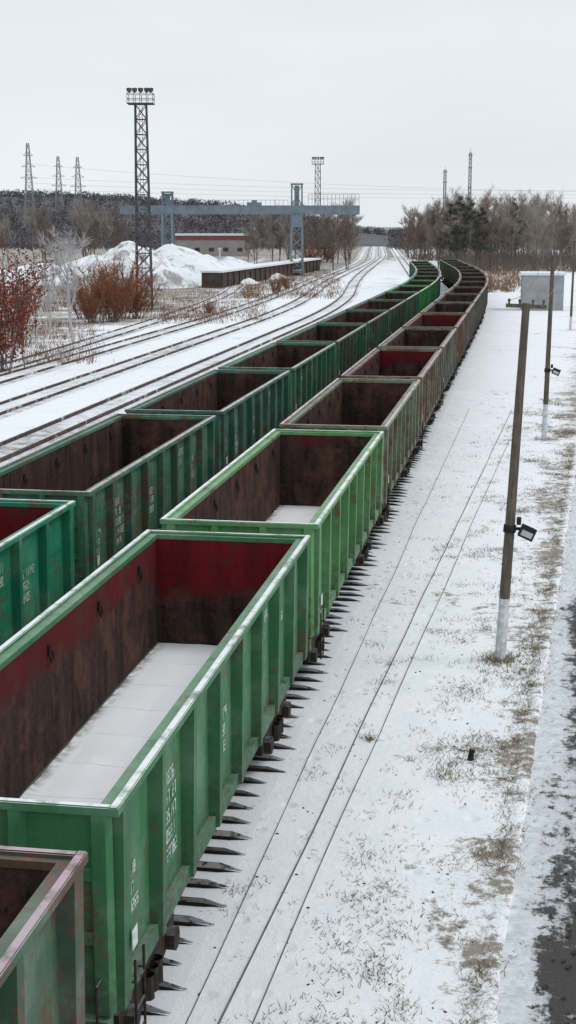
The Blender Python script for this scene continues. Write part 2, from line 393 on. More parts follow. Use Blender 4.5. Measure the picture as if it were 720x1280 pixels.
    m=MB(); m.box(-1.37,1.37,-6.31,6.31,1.22,1.28,[0,0,0,0,0,1]); m.build('floor',[STEEL,INNER],root)
    m=MB()          # top chord: narrow raised lip outside, lower flat inside
    for s in (1,-1):
        a,b=sorted((s*1.475,s*1.575)); m.box(a+.012,b-.012,-6.455,6.455,3.385,3.48)
        m.box(a,b,-6.46,6.46,3.38,3.466)
        a,b=sorted((s*1.33,s*1.48)); m.box(a,b,-6.40,6.40,3.34,3.425)
        c,d=sorted((s*6.365,s*6.457)); m.box(-1.474,1.474,c+.012,d-.012,3.387,3.478); m.box(-1.474,1.474,c,d,3.382,3.464)
        c,d=sorted((s*6.286,s*6.37)); m.box(-1.329,1.329,c,d,3.342,3.423)
    m.build('top_rim',PAINT,root)
    m=MB(); m.box(-.28,.28,-6.3,6.3,.78,1.225)
    for y in (-2.6,-1.3,0,1.3,2.6): m.box(-1.33,1.33,y-.08,y+.08,.95,1.21)
    m.lathe([(-.5,0),(-.5,.16),(.5,.16),(.5,0)],'x',12,0,(.6,1.0,.78)); m.build('underframe',STEEL,root)
    for s in (1,-1):
        m=MB(); yc=s*4.325
        for sx in (1,-1):
            xa,xb=sx*1.06,sx*1.26
            prof=[(-1.25,.40),(-1.25,.68),(-.75,.86),(.75,.86),(1.25,.68),(1.25,.40),(.98,.38),(.55,.28),(.5,.20),(-.5,.20),(-.55,.28),(-.98,.38)]
            A=[(xa,yc+a,b) for a,b in prof]; B=[(xb,yc+a,b) for a,b in prof]
            if sx<0: m.face(B)
            else: m.face(list(reversed(B)))
            m.face(A)
            for i in range(12):
                k=(i+1)%12; m.face([A[i],A[k],B[k],B[i]])
            for dy in (-.2,0,.2): m.lathe([(.3,.085),(.6,.085)],'z',8,0,(sx*1.3,yc+dy,0))
            for dy in (-.925,.925): m.lathe([(-.06,0),(-.06,.15),(.12,.15),(.12,0)],'x',10,0,(sx*1.26,yc+dy,.475))
        m.box(-1.06,1.06,yc-.2,yc+.2,.5,.78)
        bo=m.build('bogie',STEEL,root)
        for dy in (-.925,.925):
            for sx in (1,-1):
                q=MB(); q.lathe([(-.07,0),(-.07,.40),(-.07,.475),(.05,.475),(.05,.5),(.075,.5),(.075,.2),(.05,.0)] if sx<0 else [(.07,0),(.07,.475),(-.05,.475),(-.05,.5),(-.075,.5),(-.075,.2),(-.05,0)],'x',24,0,(sx*.79,yc+dy,.475))
                q.tube((0,yc+dy,.475),(sx*.75,yc+dy,.475),.08,n=8); q.build('wheel',STEEL,bo)
    for s in (1,-1):                    # short step ladder on one corner of each side, grab handles
        m=MB(); x=s*1.56; y=-s*5.75
        for dy in (-.17,.17): m.tube((x,y+dy,.6),(x,y+dy,1.55),.016,n=5); m.tube((x,y+dy,1.3),(s*1.48,y+dy,1.3),.016,n=5)
        for k in range(3): m.tube((x,y-.17,.66+k*.3),(x,y+.17,.66+k*.3),.016,n=5)
        m.build('ladder',STEEL,root)
        m=MB(); xg=s*1.35; yg=-s*6.5
        m.tube((xg,yg,1.05),(xg,yg-s*.12,1.05),.015,n=5); m.tube((xg,yg-s*.12,1.05),(xg,yg-s*.12,1.6),.015,n=5); m.tube((xg,yg-s*.12,1.6),(xg,-s*6.4,1.6),.015,n=5)
        m.build('grab_handle',STEEL,root)
    return root
proto=make_wagon()
def snow_bed(parent,y0,y1,seed):
    m=MB(); nx,ny=10,60
    P=lambda i,j:(-1.342+2.684*i/nx, y0+(y1-y0)*j/ny, 1.31+.035*mnoise.noise((i*.5,j*.35,seed)))
    for i in range(nx):
        for j in range(ny): m.face([P(i,j),P(i+1,j),P(i+1,j+1),P(i,j+1)])
    tag(m.build('snow_layer',FSNOW,parent,True),'thin snow lying on the wagon floor')
RC=[((.06,.135,.08),.05,'weathered rusty green'),((.05,.205,.082),.78,'bright green'),((.125,.33,.12),.5,'light green'),((.19,.24,.15),.4,'grey green'),
 ((.23,.215,.155),.6,'dusty olive grey'),((.17,.21,.145),.5,'grey green'),((.20,.12,.085),.55,'brown'),((.17,.16,.14),.4,'grey'),((.07,.12,.08),.4,'dark green'),
 ((.10,.10,.095),.45,'dark grey'),((.07,.11,.085),.4,'dark grey green'),((.10,.09,.085),.45,'dark grey'),((.06,.10,.08),.35,'dark green'),((.09,.10,.09),.4,'dark grey'),
 ((.05,.14,.075),.3,'dark green'),((.07,.10,.085),.3,'dark grey green'),((.06,.17,.08),.3,'green'),((.06,.16,.075),.3,'green')]
RW=[.85,.15,.3,.55,.68,.6,.88,.72]+[.6]*12
LC=[None,((.012,.25,.14),.9,'teal green'),((.05,.185,.115),.3,'weathered green'),((.04,.16,.115),.4,'dark teal'),((.05,.22,.125),.3,'green'),((.04,.18,.10),.3,'dark green'),
 ((.05,.18,.11),.3,'dark green'),((.04,.145,.09),.4,'dark green'),((.06,.20,.115),.3,'green'),((.04,.34,.085),.3,'bright green'),((.04,.28,.085),.3,'bright green'),((.045,.15,.085),.3,'dark green'),
 ((.045,.17,.09),.3,'dark green'),((.06,.13,.085),.3,'dark grey green'),((.04,.22,.09),.3,'green'),((.04,.2,.09),.3,'green'),((.05,.15,.085),.3,'dark green'),((.04,.17,.085),.3,'dark green')]
LW=[0,.25,.55,.5,.5,.55,.6,.55,.4,.2,.25]+[.45]*10
ORD=['nearest','second','third','fourth','fifth','sixth','seventh','eighth','ninth','tenth','eleventh','twelfth','thirteenth','fourteenth','fifteenth','sixteenth','seventeenth','eighteenth','nineteenth']
def paint(root,c,a,wr):
    for ch in root.children:
        k=.80 if ch.name.startswith('side_post') else 1  # posts get a darker colour, painting in the shade that marks the ribs
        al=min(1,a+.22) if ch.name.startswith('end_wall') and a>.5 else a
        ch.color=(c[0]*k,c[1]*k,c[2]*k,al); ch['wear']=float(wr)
roots=[]
for side,off,cols,y0,n0,n1 in (('right',0,RC,-1.02+6.42,0,18),('left',LO,LC,1.55+6.42,1,17)):
    for n in range(n0,n1):
        s=y0+13.92*n; x,y,th=path(s,off); c,a,word=cols[n]
        skip=() if n<6 else (('tie_hook','grab_handle') if n<9 else ('tie_hook','grab_handle','ladder','wheel','end_rail','coupler'))
        roots.append((side,n,s,x,y,th,c,a,word,skip))
made=[]
for k,(side,n,s,x,y,th,c,a,word,skip) in enumerate(roots):
    if k==0: o=proto; o.location=(x,y,.2); o.rotation_euler=(0,0,th)
    else: o=dup(proto,(x,y,.2),th,skip)
    made.append(o)
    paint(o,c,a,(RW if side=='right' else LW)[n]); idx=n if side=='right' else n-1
    lab={('right',0):'weathered rusty green open wagon at bottom left, nearest in the right-hand train',('right',1):'bright green open wagon, red inside, snow on floor, second in right-hand train',
         ('right',2):'light green open wagon, snow on floor, third in the right-hand train',('left',1):'teal green open wagon cut off by left edge, nearest in left-hand train'}.get((side,n)) or f'{word} open wagon, {ORD[idx]} from camera in the {side}-hand train'
    tag(o,lab,'freight wagon',f'open wagons of the {side}-hand train')
for o,(side,n,s,x,y,th,c,a,word,skip) in zip(made,roots):
    if n<8:
        sd2=n*7+(3 if side=='left' else 0); p=lambda i:PY[i]+.24
        lettering(o,1,p(1),2.7,5,10,.14,sd2); lettering(o,1,p(5),2.9,2,9,.15,sd2+50)
        lettering(o,1,p(3),2.4,3,9,.14,sd2+80); lettering(o,1,p(0),2.3,3,9,.12,sd2+70); lettering(o,1,p(6),2.5,3,9,.14,sd2+60)
        m=MB(); m.face([(1.588,-6.1,1.75),(1.588,-6.1+.2,1.75),(1.588,-6.1+.2,1.98),(1.588,-6.1,1.98)]); m.build('plate',WHITEPAINT,o)
    if (side,n) in (('right',1),('right',2)): snow_bed(o,-6.28,6.28,n)

# ------------------------------------------------------------ road, verge, cables
def rx(y): return -.18+.055*(y-15.8)
rd=MB(); ys=[-20+4*i for i in range(120)]
for a,b in zip(ys,ys[1:]): rd.face([(rx(a),a,.005),(rx(a)+7,a,.005),(rx(b)+7,b,.005),(rx(b),b,.005)])
tag(rd.build('road',ROAD),'slushy asphalt road along the right edge','road',kind='structure')
rg=MB(); yy=[6+.35*i for i in range(520)]; sec=[(-.24,-.012),(-.13,.025),(-.03,.045),(.05,.04),(.09,-.012)]
rows=[]
for y in yy:
    k=.8+.5*mnoise.noise((y*.9,3,1))+.3*mnoise.noise((y*3.1,3,6)); j=.05*mnoise.noise((y*.6,7,2))+.025*mnoise.noise((y*2.7,7,2)); rows.append([(rx(y)+a*(1+.4*mnoise.noise((y*1.8,a*4,5)))+j,y,h*k if h>0 else h) for a,h in sec])
for r0,r1 in zip(rows,rows[1:]):
    for i in range(4): rg.face([r0[i],r0[i+1],r1[i+1],r1[i]])
tag(rg.build('verge_ridge',GROUND,None,True),'low snowed over kerb ridge along the road edge','road verge',kind='structure')
def cable(x0,x1,label,seed,r=.022,s1=75):
    m=MB(); pts=[]; y=6.
    while y<s1: pts.append((x0+(x1-x0)*(y-15)/10.5+.06*mnoise.noise((y*.12,seed,0)),y,.012+.03*max(-.4,mnoise.noise((y*.3,seed,4))))); y+=1.2
    for p,q in zip(pts,pts[1:]): m.tube(p,q,r,n=5)
    tag(m.build('ground_cable',CABLE),label,'cable')
cable(-3.34,-2.85,'dark cable along the snow between wagons and poles, left of a close pair',1,.013)
cable(-2.97,-2.45,'dark cable along the snow between wagons and poles, right of a close pair',2,.009)
cable(-3.72,-3.55,'thin cable in the snow right beside the sleeper ends',3,.008)

# ------------------------------------------------------------ poles
def pole(loc,h,lean,label,flood=0,lime=1.4):
    root=empty('utility_pole',(loc[0],loc[1],0)); root.rotation_euler=(0,lean,PSI)
    def seg(name,z0,z1,mat):
        m=MB(); r=lambda z:.125-.045*z/h
        m.tube((0,0,z0),(0,0,z1),r(z0),r(z1),8,caps=True); m.build(name,mat,root)
    seg('painted_base',-.1,lime,LIME); seg('shaft',lime,h,CONC)
    m=MB(); m.box(-.42,.42,-.04,.04,h-.1,h-.02); m.build('crossarm',CONC,root)
    for x in (-.36,-.14,.14,.36):
        m=MB(); m.lathe([(h-.02,.0),(h-.02,.02),(h+.02,.02),(h+.03,.035),(h+.07,.03),(h+.09,0)],'z',8,0,(x,0,0)); m.build('insulator',CONC,root)
    if flood:
        z=flood; m=MB(); m.lathe([(z-.08,.14),(z+.08,.135)],'z',8); m.box(.08,.3,-.03,.03,z-.03,z+.03)
        f=m.build('floodlight',BLACK,root)
        q=MB(); a=R_(22); c,s=math.cos(a),math.sin(a)
        def rot(x,y,zz): return (.36+x*c+zz*s, y-.04, z-.04-x*s+zz*c)
        lo=[rot(-.17,-.14,-.15),rot(.17,-.14,-.15),rot(.13,.12,-.13),rot(-.13,.12,-.13)]; hi=[rot(-.17,-.14,.13),rot(.17,-.14,.13),rot(.13,.12,.11),rot(-.13,.12,.11)]
        q.hexa(lo,hi); q.box(.14,.22,-.10,.02,z+.1,z+.26); q.build('housing',BLACK,f)
        q=MB(); q.face([rot(-.125,-.144,-.105),rot(.125,-.144,-.105),rot(.125,-.144,.02),rot(-.125,-.144,.02)]); q.build('lens',GLASSY,f)
    tag(root,label,'utility pole','poles along the road'); return root
P1=G(625,825); P2=G(680,550); P3=G(713,412)
pole(P1,7.75,R_(2.4),'nearest utility pole, white base, black floodlight on its side',2.95)
pole(P2,8.05,R_(.8),'second utility pole beyond the floodlit one, near the grey shed',3.1,1.6)
pole(P3,8.0,R_(.6),'far utility pole at the right edge of the view',0,1.2)
sx,sy=G(588,950); m=MB(); m.tube((sx,sy,-.02),(sx+.02,sy,.2),.06,.045,8,caps=True); m.tube((sx,sy,.14),(sx+.08,sy,.17),.03,.02,5,caps=True)
tag(m.build('marker_stump',BLACK),'short dark stump sticking out of the snow','stump')
def wire_run(a,b,za,zb,label,sag=.5,n=14,offs=(-.36,.36)):
    root=empty('overhead_wire',(0,0,0)); tag(root,label,'wire')
    for o in offs:
        m=MB(); pts=[]
        for i in range(n+1):
            t=i/n; pts.append((a[0]+(b[0]-a[0])*t+o,a[1]+(b[1]-a[1])*t,za+(zb-za)*t-sag*4*t*(1-t)))
        for p,q in zip(pts,pts[1:]): m.tube(p,q,.008,n=4)
        m.build('wire',CABLE,root)
wire_run((P1[0]+.3,P1[1]),(P2[0]+.1,P2[1]),7.82,8.12,'wires strung from the nearest pole to the second pole')
wire_run((P2[0]+.1,P2[1]),(P3[0]+.1,P3[1]),8.12,8.07,'wires strung from the second pole to the far pole')

# ------------------------------------------------------------ dead grass tufts (stuff)
m=MB()
def tuft(x,y,n,h,sp):
    for _ in range(n):
        a=random.uniform(0,6.28); d=Vector((math.cos(a)*.6,math.sin(a)*.6,random.uniform(.3,1)))
        m.twig((x+random.gauss(0,sp),y+random.gauss(0,sp),-.005),d,h*random.uniform(.5,1.3),.014)
for _ in range(2900):
    y=random.uniform(11,80); x=rx(y)-abs(random.gauss(0,1.8))-.05
    if x<-3.9: continue
    if mnoise.noise((x*.8,y*.35,3))<.12 and random.random()<.92: continue
    tuft(x,y,random.randint(6,30),.11,.14)
for _ in range(240):
    y=random.uniform(12,70); tuft(random.uniform(-3.7,rx(y)-.2),y,random.randint(3,9),.07,.06)
for _ in range(420):
    y=random.uniform(15,65)
    if mnoise.noise((5,y*.35,3))>-.15: tuft(rx(y)-abs(random.gauss(.08,.22)),y,random.randint(10,28),.12,.1)
tuft(P1[0],P1[1],420,.19,.22); tuft(P2[0],P2[1],160,.25,.3)
tx,ty=G(462,925); tuft(tx,ty,60,.16,.07)
tag(m.build('dead_grass',GRASS),'sparse tufts of dead grass poking through the snow','grass',kind='stuff')
m=MB()
for _ in range(700):
    y=random.uniform(10,45); x=rx(y)+random.uniform(.1,1.8); r=random.uniform(.012,.045)
    m.tube((x,y,0),(x+r,y+r*.6,r*1.1),r,r*.5,5,caps=True)
tag(m.build('slush_lumps',ROAD),'lumps of dark slush on the road edge','slush',kind='stuff')
m=MB()
for _ in range(380):
    y=random.uniform(11,60); x=random.uniform(-3.9,rx(y)+.1); r=random.uniform(.004,.015)
    a=random.uniform(0,3.1); m.tube((x,y,r*.4),(x+r*3*math.cos(a),y+r*3*math.sin(a),r*.5),r,r*.7,5,caps=True)
tag(m.build('dark_debris',DEBRIS),'scattered crumbs of coal and bark on the snow','debris',kind='stuff')

# ------------------------------------------------------------ trees
def grow(tm,cm_,p,d,l,r,dep,maxd,rnd,nk=4,spread=.75,tw=(10,1.0,.05),up=.25,low=.35):
    mid=p+d*l*.5+Vector((rnd.uniform(-1,1),rnd.uniform(-1,1),0))*l*.05; e=p+d*l
    tgt=tm if dep<2 else cm_
    tgt.tube(p,mid,r,r*.8,5 if dep<2 else 3); tgt.tube(mid,e,r*.8,r*.5,5 if dep<2 else 3)
    if dep>=1:
        for _ in range(tw[0]):
            t=rnd.uniform(.2,1); q=p+d*l*t
            dd=(d*.7+Vector((rnd.gauss(0,.6),rnd.gauss(0,.6),rnd.gauss(.25,.4)))).normalized()
            cm_.twig(q,dd,tw[1]*rnd.uniform(.5,1.3),tw[2])
    if dep<maxd:
        for k in range(nk+(4 if dep==0 else 0)):
            t=rnd.uniform(low,1) if dep==0 else rnd.uniform(.3,1); q=p+d*l*t
            az=rnd.uniform(0,6.28); sp=spread*rnd.uniform(.6,1.2)
            a=d.orthogonal().normalized(); b=d.cross(a)
            dd=(d+ (a*math.cos(az)+b*math.sin(az))*sp+Vector((0,0,up))).normalized()
            grow(tm,cm_,q,dd,l*rnd.uniform(.38,.55),r*.45,dep+1,maxd,rnd,nk,spread,tw,up)
def tree_proto(name,seed,h,r,mt,mc,maxd=3,nk=4,tw=(10,1.,.05),spread=.75,low=.35):
    rnd=random.Random(seed); random.seed(seed); tm=MB(); cr=MB(); root=empty(name)
    grow(tm,cr,Vector((0,0,-.2)),Vector((rnd.uniform(-.05,.05),rnd.uniform(-.05,.05),1)).normalized(),h*.7,r,0,maxd,rnd,nk,spread,tw,.25,low)
    tm.build('trunk',mt,root); cr.build('crown',mc,root); return root
def shrub_proto(name,seed,h,wd,mt,mc,stems=14,tw=26,twl=.7,tww=.03,leaf=0,leafm=None):
    rnd=random.Random(seed); random.seed(seed); tm=MB(); cr=MB(); lf=MB(); root=empty(name)
    for _ in range(stems):
        a=rnd.uniform(0,6.28); d=Vector((math.cos(a)*wd/h*rnd.uniform(.1,.6),math.sin(a)*wd/h*rnd.uniform(.1,.6),1)).normalized(); l=h*rnd.uniform(.55,.95)
        b=Vector((rnd.gauss(0,wd*.08),rnd.gauss(0,wd*.08),-.1)); tm.tube(b,b+d*l,.035,.012,4)
        for k in range(tw):
            t=rnd.uniform(.15,1); q=b+d*l*t; dd=(d*.6+Vector((rnd.gauss(0,.7),rnd.gauss(0,.7),rnd.gauss(.2,.4)))).normalized()
            ll=twl*rnd.uniform(.5,1.4); cr.twig(q,dd,ll,tww)
            for _ in range(leaf):
                p=q+dd*ll*rnd.uniform(.2,1.05); u=Vector((rnd.gauss(0,1),rnd.gauss(0,1),rnd.gauss(0,1))).normalized(); v=u.orthogonal().normalized(); s=rnd.uniform(.05,.13)
                lf.face([p-u*s,p+v*s*.6,p+u*s,p-v*s*.6])
    tm.build('trunk' if leaf else 'stem',mt,root); cr.build('crown' if leaf else 'twigs',mc,root)
    if leaf: lf.build('leaves',leafm,root)
    return root
def pine_proto(name,seed,h):
    rnd=random.Random(seed); random.seed(seed); tm=MB(); cr=MB(); root=empty(name); tm.tube((0,0,-.2),(0,0,h*.95),.22,.06,6)
    for k in range(38):
        z=h*rnd.uniform(.28,1); rr=(1-(z/h-.28)/.78)*2.9+.3; a=rnd.uniform(0,6.28); e=Vector((math.cos(a)*rr,math.sin(a)*rr,z+rr*.25)); tm.tube((0,0,z),e,.05,.02,3)
        for j in range(45):
            t=rnd.uniform(.35,1.05); q=Vector((0,0,z)).lerp(e,t)+Vector((rnd.gauss(0,.22),rnd.gauss(0,.22),rnd.gauss(.05,.18)))
            cr.twig(q,(rnd.gauss(0,1),rnd.gauss(0,1),rnd.gauss(.4,.6)),rnd.uniform(.3,.6),.12)
    tm.build('trunk',BARK,root); cr.build('crown',PINE,root); return root
protos=[tree_proto('bare_tree',s,13,.15,BARK,mt,3,4,(8,1.4,.055),sp,.14) for s,mt,sp in ((11,TWIG,.7),(12,TWIG2,.6),(13,TWIG3,.75),(14,TWIG,.5),(15,TWIG3,.6))]
usedp=set()
def put(pl,loc,sc,label,cat,group,rz=None):
    k=random.randrange(len(pl)); pr=pl[k]
    if pr.name in usedp: o=dup(pr)
    else: usedp.add(pr.name); o=pr
    o.location=(loc[0],loc[1],0); o.rotation_euler=(0,0,random.uniform(0,6.28) if rz is None else rz); o.scale=(sc,)*3; tag(o,label,cat,group); return o
random.seed(21)
for i in range(140):
    px=512+(i*37.7)%222+random.uniform(-6,6); D=random.uniform(290,430)
    if px<548: D=random.uniform(390,450)
    top=random.uniform(256,288)-(5 if 560<px<600 else 0)+(3 if px>690 else 0)+(8 if px<545 else 0); h=ZH(top,D)
    pl=[protos[2],protos[4],protos[1]] if (px>645 and random.random()<.75) else protos
    put(pl,WD(px,D),h/12.4,'bare tree in the wood behind the trains on the right','tree','bare trees of the right-hand wood')
pines=[pine_proto('pine_tree',s,14) for s in (31,32)]
for i,(px,D,top) in enumerate([(563,290,255),(575,288,246),(588,286,250),(640,310,250),(602,290,260)]):
    put(pines,WD(px,D),ZH(top,D)/14,['leftmost dark pine above the far end of the trains','tallest dark pine above the far end of the trains','dark pine just right of the tallest one above the trains','lone dark pine rising above bare trees further right','shorter dark pine right of the cluster above the trains'][i],'tree','pines in the right-hand wood')
for i in range(38):
    px=random.choice([random.uniform(395,440),random.uniform(380,440),random.uniform(300,440),random.uniform(100,160),random.uniform(-10,160)]); D=random.uniform(300,400)
    put(protos,WD(px,D),ZH(random.uniform(258,285),D)/13,'bare tree behind the snow heaps and gantry crane','tree','bare trees around the gantry crane')
# left foreground vegetation
oak=[shrub_proto('red_leaved_tree',41,8.0,6.4,BARK,TWIG2,20,32,1.05,.03,5,REDLEAF)]
for i,(px,py,sc) in enumerate([(8,464,1.05),(-28,452,1.25),(20,434,1.05)]):
    put(oak,G(px,py),sc,['rust red leaved tree at the left edge, nearest to the tracks','rust red leaved tree cut off by the left edge','rust red leaved tree behind the nearest red one'][i],'tree','red leaved trees at the left edge')
fro=[tree_proto('frosted_tree',52,8.6,.13,WTWIG,WTWIG,3,4,(9,.8,.035),.6)]
put(fro,G(92,430),1.,'pale frosted bare tree left of the brown bushes','tree',None)
put(fro,G(62,424),.7,'smaller pale frosted tree beside the red leaved tree','tree',None)
sh=[shrub_proto('brown_bush',s,5.6,7,BARK,BRUSH,26,60,.9,.045) for s in (61,62)]
for i,(px,py,sc) in enumerate([(118,404,1.05),(142,402,1.2),(166,398,1.15),(150,388,1.3),(108,398,1.1)]):
    put(sh,G(px,py),sc,['rusty brown bush beside the pale frosted tree','rusty brown bush in the middle of the clump left of the mast','rusty brown bush closest to the lighting mast foot','rusty brown bush at the back of the clump by the mast','rusty brown bush behind the frosted tree trunk'][i],'bush','brown bushes left of the lighting mast')
for i,(px,py,sc) in enumerate([(262,392,.36),(345,368,.62),(358,362,.55),(388,332,1.3),(408,328,1.5)]):
    put(sh,G(px,py),sc,['low rusty bush on the bank right of the mast','low rusty bush below the dark platform','low rusty bush at the right end of the dark platform','rusty bush under the right crane leg','rusty bush right of the right crane leg'][i],'bush',None)
m=MB(); random.seed(5)
def brush(px0,px1,py0,py1,n,h,wd=.05):
    for _ in range(n):
        x,y=G(random.uniform(px0,px1),random.uniform(py0,py1))
        for _ in range(9): m.twig((x+random.gauss(0,.5),y+random.gauss(0,.5),-.02),(random.gauss(0,.35),random.gauss(0,.35),1),h*random.uniform(.4,1.2),wd)
brush(0,120,404,455,190,.7); brush(180,330,358,402,480,.6); brush(200,280,385,405,160,.5); brush(300,425,338,374,420,.8,.07); brush(0,200,330,390,260,1.6,.08); brush(605,650,342,366,180,1.4,.08)
tag(m.build('dry_brush',STRAW),'dry brown brush and tall grass along the banks','brush',kind='stuff')
m=MB()
for _ in range(900):
    px=random.uniform(515,760); D=random.uniform(285,430); q=WD(px,D)
    if px<560 and D<380: continue
    h=random.uniform(2,5)
    for _ in range(14): m.twig((q[0]+random.gauss(0,.8),q[1]+random.gauss(0,.8),-.1),(random.gauss(0,.4),random.gauss(0,.4),1),h*random.uniform(.4,1.2),.10)
tag(m.build('undergrowth',UNDER),'leafless undergrowth filling the right-hand wood','undergrowth',kind='stuff')

# ------------------------------------------------------------ snow heaps
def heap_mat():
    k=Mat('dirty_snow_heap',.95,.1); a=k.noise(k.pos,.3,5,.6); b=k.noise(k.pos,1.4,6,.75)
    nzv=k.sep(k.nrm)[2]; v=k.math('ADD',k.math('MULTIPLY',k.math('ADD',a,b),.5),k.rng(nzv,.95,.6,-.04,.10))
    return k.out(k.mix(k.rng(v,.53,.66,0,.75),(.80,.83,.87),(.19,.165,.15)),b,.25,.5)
HEAP=heap_mat()
def heap(pxl,D,wd,h,label,seed,rg_=.34):
    x,y=WD(pxl,D); m=MB(); n=36
    def P(i,j):
        u=-1+2*i/n; v=-1+2*j/n; r=math.sqrt(u*u+v*v); k=max(0,1-r**1.5)
        nz_=mnoise.fractal((u*2.2+seed,v*2.2,seed),1.0,2,5)
        return (x+u*wd*.5,y+v*wd*.42,max(-.2,h*k*(1+rg_*nz_)-.05))
    for i in range(n):
        for j in range(n): m.face([P(i,j),P(i+1,j),P(i+1,j+1),P(i,j+1)])
    tag(m.build('snow_heap',HEAP,None,True),label,'snow heap','snow heaps behind the lighting mast')
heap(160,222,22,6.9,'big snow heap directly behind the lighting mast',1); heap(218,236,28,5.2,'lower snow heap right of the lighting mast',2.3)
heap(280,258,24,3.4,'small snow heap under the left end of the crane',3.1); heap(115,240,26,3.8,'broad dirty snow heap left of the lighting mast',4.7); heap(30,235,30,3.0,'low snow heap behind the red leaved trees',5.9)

# ------------------------------------------------------------ masts
def lattice(mb,w0,w1,h,n,r,rb,z0=0):
    def cr(z): k=(z-z0)/h; q=w0+(w1-w0)*k; return [(-q,-q,z),(q,-q,z),(q,q,z),(-q,q,z)]
    zs=[z0+h*i/n for i in range(n+1)]
    for a,b in zip(zs,zs[1:]):
        A,B=cr(a),cr(b)
        for i in range(4):
            j=(i+1)%4; mb.tube(A[i],B[i],r,n=4); mb.tube(A[i],B[j],rb,n=3); mb.tube(A[j],B[i],rb,n=3); mb.tube(B[i],B[j],rb,n=3)
def light_mast(loc,h,label):
    root=empty('lighting_mast',(loc[0],loc[1],0),PSI)
    m=MB(); lattice(m,.85,.6,h-1.2,14,.09,.045,-.1); m.build('lattice_tower',MAST,root)
    m=MB(); z=h-1.3; m.box(-1.4,1.4,-1.0,1.0,z,z+.12)
    for x in (-1.4,-.7,0,.7,1.4):
        for y in (-1,1): m.tube((x,y,z),(x,y,z+1.1),.04,n=4)
    for zz in (.55,1.1):
        for y in (-1,1): m.tube((-1.4,y,z+zz),(1.4,y,z+zz),.04,n=4)
        for x in (-1.4,1.4): m.tube((x,-1,z+zz),(x,1,z+zz),.04,n=4)
    m.build('platform',MAST,root)
    for x in (-1.15,-.55,.1,.75,1.2):
        m=MB(); m.lathe([(z+1.1,.05),(z+1.2,.1),(z+1.3,.26),(z+1.62,.3),(z+1.68,.05)],'z',10,0,(x,-.95,0)); m.build('floodlight',MAST,root)
    m=MB(); m.tube((.3,-.95,0),(.2,-.75,h-1.3),.03,n=3); m.tube((-.1,-.95,0),(-.1,-.75,h-1.3),.03,n=3)
    for k in range(60): zz=.3+k*(h-2)/60; m.tube((-.1,-.94+.19*zz/h,zz),(.28,-.94+.19*zz/h,zz),.02,n=3)
    m.build('ladder',MAST,root); tag(root,label,'lighting mast')
light_mast(G(181,388),23.6,'tall lattice lighting mast on the snowy bank left of the tracks')
x,y=WD(397,345); light_mast((x,y),25.0,'distant lattice lighting mast behind the gantry crane')
def pylon(px,D,top,label):
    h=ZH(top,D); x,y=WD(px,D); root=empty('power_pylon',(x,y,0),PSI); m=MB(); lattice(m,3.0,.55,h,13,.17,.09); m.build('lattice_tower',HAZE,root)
    for zf,l in ((.66,4.2),(.77,3.4),(.88,2.4)):
        m=MB(); z=h*zf
        for s in (-1,1):
            m.tube((0,0,z),(s*l,0,z),.14,n=3); m.tube((0,0,z+1.6),(s*l,0,z),.1,n=3)
        m.build('crossarm',HAZE,root)
    tag(root,label,'power pylon','power pylons on the left horizon')
pylon(38,700,180,'tallest and leftmost hazy power pylon on the left horizon'); pylon(75,800,196,'hazy power pylon, middle of the three on the left'); pylon(99,760,197,'hazy power pylon, rightmost of the three on the left')
def thin_mast(px,D,top,label,w_=.8):
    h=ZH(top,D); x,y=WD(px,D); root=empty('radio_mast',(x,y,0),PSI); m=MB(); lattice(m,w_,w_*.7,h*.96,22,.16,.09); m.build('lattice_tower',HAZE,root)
    m=MB(); m.tube((0,0,h*.95),(0,0,h),.12,n=4)
    for k in (.6,.8,.93): m.box(-w_*1.3,w_*1.3,-w_*1.3,w_*1.3,h*k,h*k+.3)
    m.build('antenna',HAZE,root); tag(root,label,'radio mast')
thin_mast(555,720,209,'shorter thin mast above the right-hand wood'); thin_mast(586,720,187,'taller thin mast above the right-hand wood')
root=empty('power_line'); tag(root,'faint power line wires crossing the sky above the horizon','power line')
for (ya,yb,yc) in ((222,240,238),(229,245,243),(236,250,247),(206,236,240)):
    m=MB(); pts=[]; D=740
    for i in range(41):
        t=i/40; px=38+(800-38)*t; yy_=ya+(yc-ya)*t+ (yb-(ya+yc)/2)*4*t*(1-t)*.6
        q=WD(px,D); pts.append((q[0],q[1],ZH(yy_,D)))
    for p,q in zip(pts,pts[1:]): m.tube(p,q,.045,n=3)
    m.build('wire',HAZE,root)

# ------------------------------------------------------------ gantry crane
D=275; cx,cy=WD(306,D); sc=D/F
root=empty('gantry_crane',(cx,cy,0),PSI); tag(root,'blue grey gantry crane spanning the yard behind the snow heaps','gantry crane')
X=lambda px:(px-306)*sc
zb,zt=ZH(268,D),ZH(257,D)
m=MB()
for y in (-1.6,1.2): m.box(X(152),X(449),y,y+.5,zb,zt)
for i in range(23):
    x=X(155)+i*(X(446)-X(155))/22; m.box(x-.08,x+.08,-1.66,1.76,zb+.1,zt-.1)
m.build('girder',CRANE,root)
m=MB()
for i in range(14):
    x=X(385)+i*(X(448)-X(385))/13; m.tube((x,-1.7,zt),(x,-1.7,ZH(243,D)),.05,n=4)
for yv in (243,249): m.tube((X(385),-1.7,ZH(yv,D)),(X(448),-1.7,ZH(yv,D)),.06,n=4)
for i in range(26):
    x=X(222)+i*(X(360)-X(222))/25; m.tube((x,-1.7,zt),(x,-1.7,zt+1.0),.035,n=3)
m.tube((X(222),-1.7,zt+1),(X(360),-1.7,zt+1),.04,n=3)
m.build('railing',CRANE,root)
